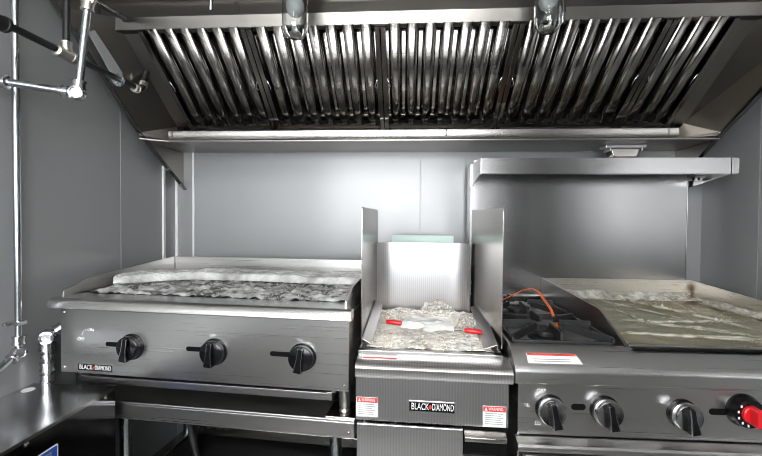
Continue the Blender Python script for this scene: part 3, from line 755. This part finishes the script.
# door with grip
bm = B(); prism(bm, [(.001, .11), (.383, .11), (.383, .640), (.274, .640), (.274, .708), (.001, .708)], 'y', .008, .020)
dr = part('door', bm, 'steel_ribbed', fy, bevel=.0015)
part('grip_recess', box(B(), .272, .384, .019, .024, .638, .710), 'void', dr)
prof = [(.018, .706), (-.004, .704), (-.012, .699), (-.012, .690), (-.008, .686), (-.005, .690), (-.004, .696), (.018, .699)]
part('door_handle', prism(B(), prof, 'x', .277, .380), 'steel_trough', dr, bevel=.001, smooth=40)
nameplate(fy, .136, .254, .744, .771, .018)
warning_label(fy, -.002, .055, .722, .774, .018); warning_label(fy, .324, .382, .715, .768, .018)
bm = B(); prism(bm, [(.01, .0), (.105, .0), (.105, .018), (.01, .018)], 'z', 0, .0006)
lb = bm; bmesh.ops.rotate(lb, verts=lb.verts[:], cent=(0, 0, 0), matrix=Matrix.Rotation(R(9), 3, 'X')); bmesh.ops.translate(lb, verts=lb.verts[:], vec=(0, .028, .8708))
ll = part('ledge_label', lb, 'white', fy)
bm = B(); prism(bm, [(.012, .005), (.103, .005), (.103, .010), (.012, .010)], 'z', .0006, .001); bmesh.ops.rotate(bm, verts=bm.verts[:], cent=(0, 0, 0), matrix=Matrix.Rotation(R(9), 3, 'X')); bmesh.ops.translate(bm, verts=bm.verts[:], vec=(0, .028, .8708))
part('label_band', bm, 'red_print', ll)
for x in (.03, .35):
    for y in (.06, .52):
        part('leg', lathe(B(), [(.02, 0), (.02, .01), (.015, .02), (.015, .09)], (x, y, 0), (0, 0, 1), 16), 'steel_h', fy, smooth=40)

FM = Matrix.Translation((FO[0], FO[1], 0)) @ Matrix.Rotation(FA, 4, 'Z')
def fw(x, y, z): return FM @ Vector((x, y, z))
# baskets with red grips lying in the tank
for bx, by, gz, gl, lab in ((.030, .09, .925, (.083, .205), 'wrapped fryer basket with the red grip nearer the left shield'), (.19, .09, .912, (.318, .185), 'wrapped fryer basket with the red grip nearer the right shield')):
    p = fw(bx, by, .85); bk = thing('fryer_basket', tuple(p), lab, 'basket', FA, 'wire baskets in the fryer tank'); ZB[bk.name] = .85
    bm = B(); w, l = .145, .30
    zt, zb = .884, .852
    for z in (zt, zb):
        tube(bm, [(0, 0, z), (w, 0, z), (w, l, z), (0, l, z), (0, 0, z)], .0022, 6)
    for i in range(1, 9):
        x = w * i / 9; tube(bm, [(x, 0, zt), (x, 0, zb), (x, l, zb), (x, l, zt)], .0011, 5)
    for i in range(1, 16):
        y = l * i / 16; tube(bm, [(0, y, zt), (0, y, zb), (w, y, zb), (w, y, zt)], .0011, 5)
    part('wire_cage', bm, 'chrome', bk, smooth=60)
    gx_, gy_ = gl[0] - bx, gl[1] - by
    bm = B(); e0 = (gx_ - .05 if bx < .1 else gx_ - .06, gy_ + .05, zt)
    tube(bm, [(min(max(e0[0] + .03, .01), w - .01), l * .9, zt), (gx_ + (.06 if bx < .1 else -.06), gy_ + .02, gz - .006), (gx_ + (.03 if bx < .1 else -.03), gy_ + .002, gz), (gx_, gy_, gz)], .003, 8)
    hd = part('handle', bm, 'chrome', bk, smooth=60)
    bm = B(); s_ = 1
    lathe(bm, [(0, -.026), (.005, -.025), (.0072, -.020), (.0078, 0), (.0072, .020), (.005, .025), (0, .026)], (gx_, gy_, gz), (1, -.15 if bx < .1 else -.1, -.06), 16)
    part('grip', bm, 'red', hd, smooth=60, label='red plastic grip')
# crumpled plastic bags and paper
def bag(c, sx, sy, sz, seed, lab, mat='bag', sub=5, name='plastic_bag'):
    bm = B(); bmesh.ops.create_icosphere(bm, subdivisions=sub, radius=1)
    for v in bm.verts:
        n = v.co.normalized()
        k = .9 + .25 * nz(n.x * 2 + seed, n.y * 2, n.z * 2) + +.32 * (.3 - abs(nz(n.x * 4, n.y * 4 + seed, n.z * 4))) + .16 * (.3 - abs(nz(n.x * 9, n.y * 9, n.z * 9 + seed))) + .05 * nz(n.x * 22, n.y * 22, n.z * 22)
        v.co = Vector((n.x * sx * k, n.y * sy * k, max(-.6, n.z) * sz * k))
    bmesh.ops.transform(bm, matrix=Matrix.Translation(fw(*c)) @ Matrix.Rotation(FA, 4, 'Z'), verts=bm.verts[:])
    single(name, bm, mat, lab, 'packaging', 'crumpled plastic in the fryer tank', smooth=40)
def liner(u, v):
    x = .016 + u * .342; y = .075 + v * .37
    z = .886 + .010 * (.4 - abs(nz(x * 16, y * 16, 1))) + .007 * (.4 - abs(nz(x * 38, y * 38, 4))) + .0018 * nz(x * 90, y * 90) + .020 * max(0, v - .7) / .3
    return fw(x, y, z)
bm = B(); sheet(bm, 110, 110, liner)
single('plastic_sheet', bm, 'bag_opaque', 'creased whitish plastic sheet filling the fryer tank beneath bags and paper', 'packaging', smooth=45)
bag((.095, .375, .905), .07, .055, .026, 3.1, 'yellowish crumpled plastic bag at the tank back, left of the clear one')
bag((.22, .375, .915), .065, .055, .045, 8.4, 'domed clear crumpled plastic bag standing against the flue panel')
bag((.085, .135, .893), .082, .075, .019, 12.2, 'flat crumpled plastic bag before the left red grip at the tank front')
bag((.235, .125, .895), .095, .065, .022, 17.7, 'crumpled plastic bag before the white paper and right red grip')
bag((.315, .30, .905), .030, .07, .028, 23.5, 'small whitish plastic bag along the right drain wing')
def paper(u, v):
    x = .125 + u * .135 - .02 * (1 - v) * (1 - u); y = .155 + v * .125 - .015 * u
    z = .926 + .006 * nz(x * 22, y * 22, 2) + .022 * abs(nz(x * 11, y * 11, 6)) + .010 * abs(nz(x * 30, y * 30, 3)) - .012 * max(0, .2 - v) / .2
    return fw(x, y, z)
bm = B(); sheet(bm, 44, 40, paper)
single('paper_sheet', bm, 'paper', 'crumpled white paper sheet on the plastic in the fryer tank', 'paper', smooth=12)

# ------------------------------------------------------------------ range with griddle and riser
RX, RY = .274, 1.0
rg = thing('gas_range', (RX, RY, 0), 'stainless gas range with two open burners, griddle, tall back riser and shelf', 'range')
W = .880
bm = B(); box(bm, .018, .024, .04, .70, .10, .89); box(bm, W - .022, W - .016, .04, .70, .10, .89); box(bm, .018, W - .016, .694, .70, .10, .905); box(bm, .018, W - .016, .05, .70, .10, .11); box(bm, .024, .292, .06, .694, .868, .872)
part('body', bm, 'steel_h', rg, bevel=.001)
prof = [(.075, .915), (.055, .915), (.008, .880), (.001, .872), (0, .864), (0, .840), (.003, .836), (.038, .836), (.075, .836)]
lg_ = part('front_ledge', prism(B(), prof, 'x', 0, W), 'steel_h', rg, bevel=.0012, smooth=35)
part('control_panel', box(B(), .018, W - .016, .035, .040, .694, .838), 'steel_h', rg, bevel=.001)
bm = B()
for k in range(26): box(bm, .30 + k * .0225, .308 + k * .0225, .0346, .036, .829, .8345)
part('vent_slots', bm, 'void', rg)
prof = [(.040, .690), (.030, .690), (.004, .683), (0, .678), (0, .668), (.004, .664), (.040, .664)]
part('door_ledge', prism(B(), prof, 'x', .010, W - .01), 'steel_h', rg, bevel=.001, smooth=35)
bm = B(); box(bm, .03, W - .03, .006, .035, .14, .655)
od = part('oven_door', bm, 'steel_h', rg, bevel=.004)
bm = B(); tube(bm, arc_path([(.12, .008, .60), (.12, -.04, .60), (W - .12, -.04, .60), (W - .12, .008, .60)], .02), .011)
part('door_handle', bm, 'chrome', od, smooth=60)
part('kick_plate', box(B(), .03, W - .03, .05, .055, .04, .12), 'steel_h', rg)
for x in (.05, W - .05):
    for y in (.09, .64):
        part('leg', lathe(B(), [(.02, 0), (.02, .01), (.016, .02), (.016, .10)], (x, y, 0), (0, 0, 1), 16), 'steel_h', rg, smooth=40)
for x, z, a in ((.096, .763, -12), (.231, .764, -10), (.418, .762, -10)):
    knob(rg, x, .035, z, .0335, .042, a)
knob(rg, .562, .035, .776, .036, .04, 0, red=True)
knob(rg, .78, .035, .764, .031, .042, -10)
for x0, x1 in ((.150, .186), (.484, .528)): slot(rg, x0, x1, .768, .016, .035)
text_part('burner_mark', 'OFF', .013, (.075, .0346, .806), rg, 'white'); text_part('burner_mark', 'HI', .014, (.040, .0346, .768), rg, 'white'); text_part('burner_mark', 'LO', .012, (.068, .0346, .722), rg, 'white')
# label lying on the ledge slope
def on_slope(x, s, lift): # s 0..1 up the slope
    y = .008 + s * .047; z = .880 + s * .035; n = Vector((0, -.597, .802)) * lift
    return Vector((x, y, z)) + n
bm = B(); plate3(bm, [on_slope(.036, .12, .0008), on_slope(.036, .62, .0008), on_slope(.158, .62, .0008), on_slope(.168, .12, .0008)], .0007)
lb = part('ledge_label', bm, 'white', rg, label='white label with a red band')
bm = B(); plate3(bm, [on_slope(.038, .50, .0012), on_slope(.038, .61, .0012), on_slope(.156, .61, .0012), on_slope(.158, .50, .0012)], .0007)
part('label_band', bm, 'red_print', lb)
bm = B()
for k in range(2): plate3(bm, [on_slope(.05, .2 + k * .1, .0012), on_slope(.05, .235 + k * .1, .0012), on_slope(.14, .235 + k * .1, .0012), on_slope(.14, .2 + k * .1, .0012)], .0007)
part('small_print', bm, 'grey_print', lb)
# open burner bay
bm = B(); box(bm, .004, .292, .075, .692, .884, .889); box(bm, .002, .010, .075, .692, .884, .915); box(bm, .284, .293, .075, .692, .884, .905); box(bm, .002, .292, .684, .70, .884, .93)
part('burner_tray', bm, 'steel_h', rg, bevel=.001)
for yc in (.225, .53):
    xc = .147
    bh = part('burner_head', lathe(B(), [(.05, .889), (.05, .896), (.034, .900), (.034, .908), (.046, .910), (.046, .916), (.018, .919), (.018, .912), (0, .912)], (xc, yc, 0), (0, 0, 1), 28), 'cast', rg, smooth=40)
    x0, x1, y0, y1 = .013, .281, yc - .142, yc + .142
    bm = B(); z0, z1 = .910, .928
    box(bm, x0, x1, y0, y0 + .007, z0, z1 - .006); box(bm, x0, x1, y1 - .007, y1, z0, z1); box(bm, x0, x0 + .007, y0, y1, z0, z1); box(bm, x1 - .007, x1, y0, y1, z0, z1)
    box(bm, x0, xc - .055, yc - .0035, yc + .0035, .914, .932); box(bm, xc + .055, x1, yc - .0035, yc + .0035, .914, .932)
    part('grate_frame', bm, 'cast', rg, bevel=.002)
    for k in range(8):
        a = R(45 * k); c, s = math.cos(a), math.sin(a)
        m = max(abs(c), abs(s)); ro = .132 / m; ri = .040 if k % 2 == 0 else .055
        p0 = Vector((xc + c * ri, yc + s * ri, 0)); p1 = Vector((xc + c * ro, yc + s * ro, 0)); q = Vector((-s, c, 0)) * .0032
        hz0 = .917 if k % 2 == 0 else .915; bm = B()
        vs = []
        for p, zl, zh in ((p0, .926, .944), (p1, .910, .941 if k % 2 == 0 else .934)):
            for sg in (-1, 1):
                for zz in (zl, zh): vs.append(bm.verts.new(p + q * sg * (1.0 if p is p0 else 1.25) + Vector((0, 0, zz))))
        for f in ((0, 1, 3, 2), (4, 6, 7, 5), (0, 4, 5, 1), (2, 3, 7, 6), (0, 2, 6, 4), (1, 5, 7, 3)): bm.faces.new([vs[i] for i in f])
        part('grate_finger', bm, 'cast', rg, bevel=.0012)
# griddle
GX0, GX1 = .297, .886
part('griddle_plate', box(B(), GX0 + .004, GX1, .062, .70, .885, .917), 'griddle', rg, bevel=.001)
M['stained'] = stained_steel('stained_guard', (GX1, .695, .945), .018)
part('griddle_divider', prism(B(), [(.055, .918), (.20, .982), (.21, .984), (.70, 1.004), (.70, .905), (.075, .905)], 'x', GX0 - .004, GX0 + .002), 'steel_wing', rg, bevel=.001)
part('griddle_back_guard', box(B(), GX0, GX1, .694, .699, .915, 1.002), M['stained'], rg)
part('griddle_side_guard', prism(B(), [(.055, .918), (.20, .975), (.70, 1.002), (.70, .905), (.075, .905)], 'x', GX1, GX1 + .005), M['stained'], rg, bevel=.001)
part('griddle_front_edge', box(B(), GX0 + .004, GX1, .057, .066, .908, .923), 'steel_trough', rg, bevel=.001)
part('gap_shade_strip', box(B(), GX0 + .01, GX1, .045, .0568, .9145, .9156), 'void', rg)  # near-black strip on the ledge standing in for the shade of a gap
# riser and shelf
YR = .702
bm = B(); box(bm, -.004, .868, YR, YR + .003, .90, 1.478); box(bm, -.007, -.004, YR - .004, YR + .06, .90, 1.478); box(bm, .868, .871, YR - .002, YR + .06, .90, 1.478)
part('back_riser', bm, 'steel_guard', rg, bevel=.001)
bm = B(); prism(bm, [(.50, 1.412), (.50, 1.470), (.72, 1.474), (.72, 1.471), (.503, 1.467), (.503, 1.415), (.53, 1.415), (.53, 1.412)], 'x', .004, .908)
sh = part('shelf', bm, 'steel_shelf' if 'steel_shelf' in M else 'steel_h', rg, bevel=.001)
part('shelf_end', prism(B(), [(.50, 1.412), (.50, 1.470), (.72, 1.474), (.72, 1.378)], 'x', .001, .004), 'steel_h', sh)
part('shelf_end', prism(B(), [(.50, 1.412), (.50, 1.470), (.72, 1.474), (.72, 1.378)], 'x', .880, .883), 'steel_h', sh)
bm = B(); box(bm, .83, .868, .62, .70, 1.40, 1.412); cyl(bm, (.84, .618, 1.406), (.84, .612, 1.406), .006, seg=6); cyl(bm, (.858, .618, 1.406), (.858, .612, 1.406), .006, seg=6)
part('shelf_bracket', bm, 'steel_dark', sh)
bm = B(); box(bm, .012, .885, .70, .716, 1.474, 1.492); box(bm, .06, .085, .698, .70, 1.478, 1.49)
part('shelf_rear_lip', bm, 'steel_h', sh)

# orange cable tie hanging over the back grate
def ro(x, y, z): return Vector((RX + x, RY + y, z))
pts = [ro(.078, .47, .951), ro(.12, .50, .963), ro(.165, .525, .978), ro(.20, .535, .985), ro(.222, .52, .978), ro(.222, .47, .962), ro(.212, .36, .945), ro(.197, .25, .905)]
bm = B(); prev = None
for i, p in enumerate(pts):
    w_ = (.0045 if i > 3 else .002); th = .0014
    d = (pts[min(i + 1, len(pts) - 1)] - pts[max(i - 1, 0)]).normalized(); s_ = d.cross(Vector((0, 0, 1))).normalized() * w_; u_ = d.cross(s_).normalized() * th
    ring = [bm.verts.new(p + s_ + u_), bm.verts.new(p - s_ + u_), bm.verts.new(p - s_ - u_), bm.verts.new(p + s_ - u_)]
    if prev:
        for k in range(4): bm.faces.new((prev[k], prev[(k + 1) % 4], ring[(k + 1) % 4], ring[k]))
    else: bm.faces.new(ring[::-1])
    prev = ring
bm.faces.new(prev)
single('cable_tie', bm, 'orange', 'bright orange plastic strap looped over the back burner grate', 'strap')

# plastic film on the griddle
ridges = []
rr = random.Random(5)
for r_ in (
    (0.559, 0.760, 0.763, 0.222),
    (0.499, 0.647, 0.642, 0.339),
    (0.395, 0.343, 0.718, 0.168),
    (0.320, 0.163, 0.676, 0.119),
    (0.670, 0.664, 0.655, 0.468),
    (0.807, 0.762, 0.726, 0.429),
    (0.277, 0.094, 0.284, 0.012),
    (0.876, 0.683, 0.904, 0.389),
    (0.464, 0.298, 0.785, 0.327),
    (0.479, 0.500, 0.474, 0.263),
):                                                             # long pulls fanning towards the right wall
    for q_ in range(2):
        o_ = rr.uniform(-.012, .012)
        ridges.append((max(.306, r_[0]), r_[1] + o_, min(.884, r_[2]), r_[3] + o_ + rr.uniform(-.015, .015), rr.uniform(.004, .007), rr.uniform(.0014, .0026), rr.uniform(.4, 1.)))
for k in range(26):
    x0 = rr.uniform(.32, .82); y0 = rr.uniform(.1, .62); a = rr.uniform(-1.1, .5); l = rr.uniform(.04, .16)
    ridges.append((x0, y0, x0 + l * math.cos(a), y0 + l * math.sin(a), rr.uniform(.002, .004), .0017, rr.uniform(.2, .6)))
def seg_d(x, y, r):
    dx, dy = r[2] - r[0], r[3] - r[1]; t = max(0, min(1, ((x - r[0]) * dx + (y - r[1]) * dy) / (dx * dx + dy * dy)))
    return math.hypot(x - r[0] - t * dx, y - r[1] - t * dy), t
FOLD = []
def film(u, v):
    fo = 0.
    x = .302 + u * .580; y = .070 + v * .620
    z = .9215 + .002 * (nz(x * 7, y * 7) + 1) * .5 + .0012 * abs(nz(x * 30, y * 30, 4))
    for r in ridges:
        d, t = seg_d(x, y + .004 * nz(x * 9, y * 9, 8), r)
        if d < .02:
            e = math.exp(-(d / r[5]) ** 2) * min(1, 6 * t + .2) * min(1, 6 * (1 - t) + .2); z += r[4] * e; fo = max(fo, r[6] * e * (.6 + .8 * nz(x * 40, y * 40)))
    FOLD.append(max(0., fo))
    if v > .93: z += .016 * (v - .93) / .07 * (1 + .5 * nz(x * 30, 0))
    return (RX + x, RY + y, z)
bm = B(); sheet(bm, 200, 330, film)
fo_ = single('plastic_film', bm, 'film', 'wrinkled clear plastic film covering the oily griddle', 'packaging', smooth=179)
fa = fo_.data.attributes.new('fold', 'FLOAT', 'POINT')
for i_, v_ in enumerate(FOLD): fa.data[i_].value = v_
def fold(u, v):
    x = .305 + u * .575; y = .640 + v * .052
    z = .930 + .030 * v * (.7 + .6 * nz(x * 9, 3)) + .012 * abs(nz(x * 30, v * 4, 1)) - .006 * (1 - v)
    return (RX + x, RY + y, max(.929, z))
bm = B(); sheet(bm, 160, 14, fold)
single('bunched_film', bm, 'film_fold', 'whitish bunched plastic film along the griddle back guard', 'packaging', smooth=179)
def fold2(u, v):
    y = .12 + u * .53; x = .862 + v * .021
    z = .929 + .016 * v * (.7 + .8 * nz(y * 9, 3)) + .010 * abs(nz(y * 34, v * 3, 1))
    return (RX + x, RY + y, z)
bm = B(); sheet(bm, 140, 10, fold2)
single('bunched_film', bm, 'film_fold', 'whitish bunched plastic film along the griddle side guard at the right wall', 'packaging', smooth=179)

# ------------------------------------------------------------------ lamps, daylight, camera
M['led'] = plain('led_diffuser', (.9, .9, .9), .4, emit=(1, .97, .92), strength=18.)
for x, lab in ((-.32, 'tube ceiling light nearer the left wall behind the viewer'), (.18, 'tube ceiling light nearer the right wall behind the viewer')):
    lt = thing('ceiling_light', (x, -.2, ZC), lab, 'ceiling light', group='ceiling lights'); ZB[lt.name] = 0
    part('housing', box(B(), -.05, .05, -.60, .60, -.03, -.001), 'white', lt, bevel=.003)
    part('diffuser', box(B(), -.035, .035, -.58, .58, -.048, -.03), 'led', lt, bevel=.01)
# counter added out of view; its pale front brightens what the steel reflects
ct = thing('added_counter', (-.17, YF + .32, 0), 'unseen counter added under the window to brighten the steel reflections', 'counter')
part('worktop', box(B(), -.89, .88, -.30, .18, .86, .90), 'steel_h', ct, bevel=.003)
part('cabinet_front', box(B(), -.89, .88, -.30, .15, .0, .859), 'ceil', ct, bevel=.003)

fr = thing('added_fridge', (1.0, YF + .30, 0), 'tall dark steel refrigerator unseen beside the window, darkening the riser reflections', 'added_fridge')  # added out of view so the riser has something dark to reflect
part('body', box(B(), -.26, .27, -.29, .25, .08, 1.95), 'steel_dark', fr, bevel=.006)
fd = part('door', box(B(), -.255, .265, .252, .30, .12, 1.93), 'matte_black', fr, bevel=.006)
part('door_handle', tube(B(), arc_path([(-.21, .30, .9), (-.21, .345, .9), (-.21, .345, 1.3), (-.21, .30, 1.3)], .02), .010), 'chrome', fd, smooth=60)
part('plinth', box(B(), -.25, .26, -.27, .20, 0, .08), 'matte_black', fr)

wd = bpy.data.worlds.new('sky'); SC.world = wd; wd.use_nodes = True
wd.node_tree.nodes['Background'].inputs['Color'].default_value = (.95, .975, 1.0, 1)
wd.node_tree.nodes['Background'].inputs['Strength'].default_value = 15.0

cam = bpy.data.cameras.new('camera'); co = bpy.data.objects.new('camera', cam); COL.objects.link(co)
cam.sensor_width = 36; cam.lens = 400 / 762 * 36; cam.clip_start = .02
yaw, pitch, roll = R(3.5), R(1.2), R(.4)
f = Vector((-math.sin(yaw) * math.cos(pitch), math.cos(yaw) * math.cos(pitch), -math.sin(pitch)))
r = Vector((math.cos(yaw), math.sin(yaw), 0)); u = r.cross(f)
r2 = math.cos(roll) * r + math.sin(roll) * u; u2 = -math.sin(roll) * r + math.cos(roll) * u
mt = Matrix((r2, u2, -f)).transposed().to_4x4(); mt.translation = Vector((0, 0, 1.24))
co.matrix_world = mt
SC.camera = co

SC.view_settings.view_transform = 'Standard'; SC.view_settings.look = 'None'; SC.view_settings.gamma = 1
SC.view_settings.use_curve_mapping = False
SC.view_settings.exposure = 0.3
SC.cycles.use_denoising = True; SC.cycles.filter_width = 1.05
SC.cycles.max_bounces = 10; SC.cycles.glossy_bounces = 6; SC.cycles.transparent_max_bounces = 12; SC.cycles.transmission_bounces = 6
SC.cycles.sample_clamp_indirect = 6.0; SC.cycles.caustics_reflective = True
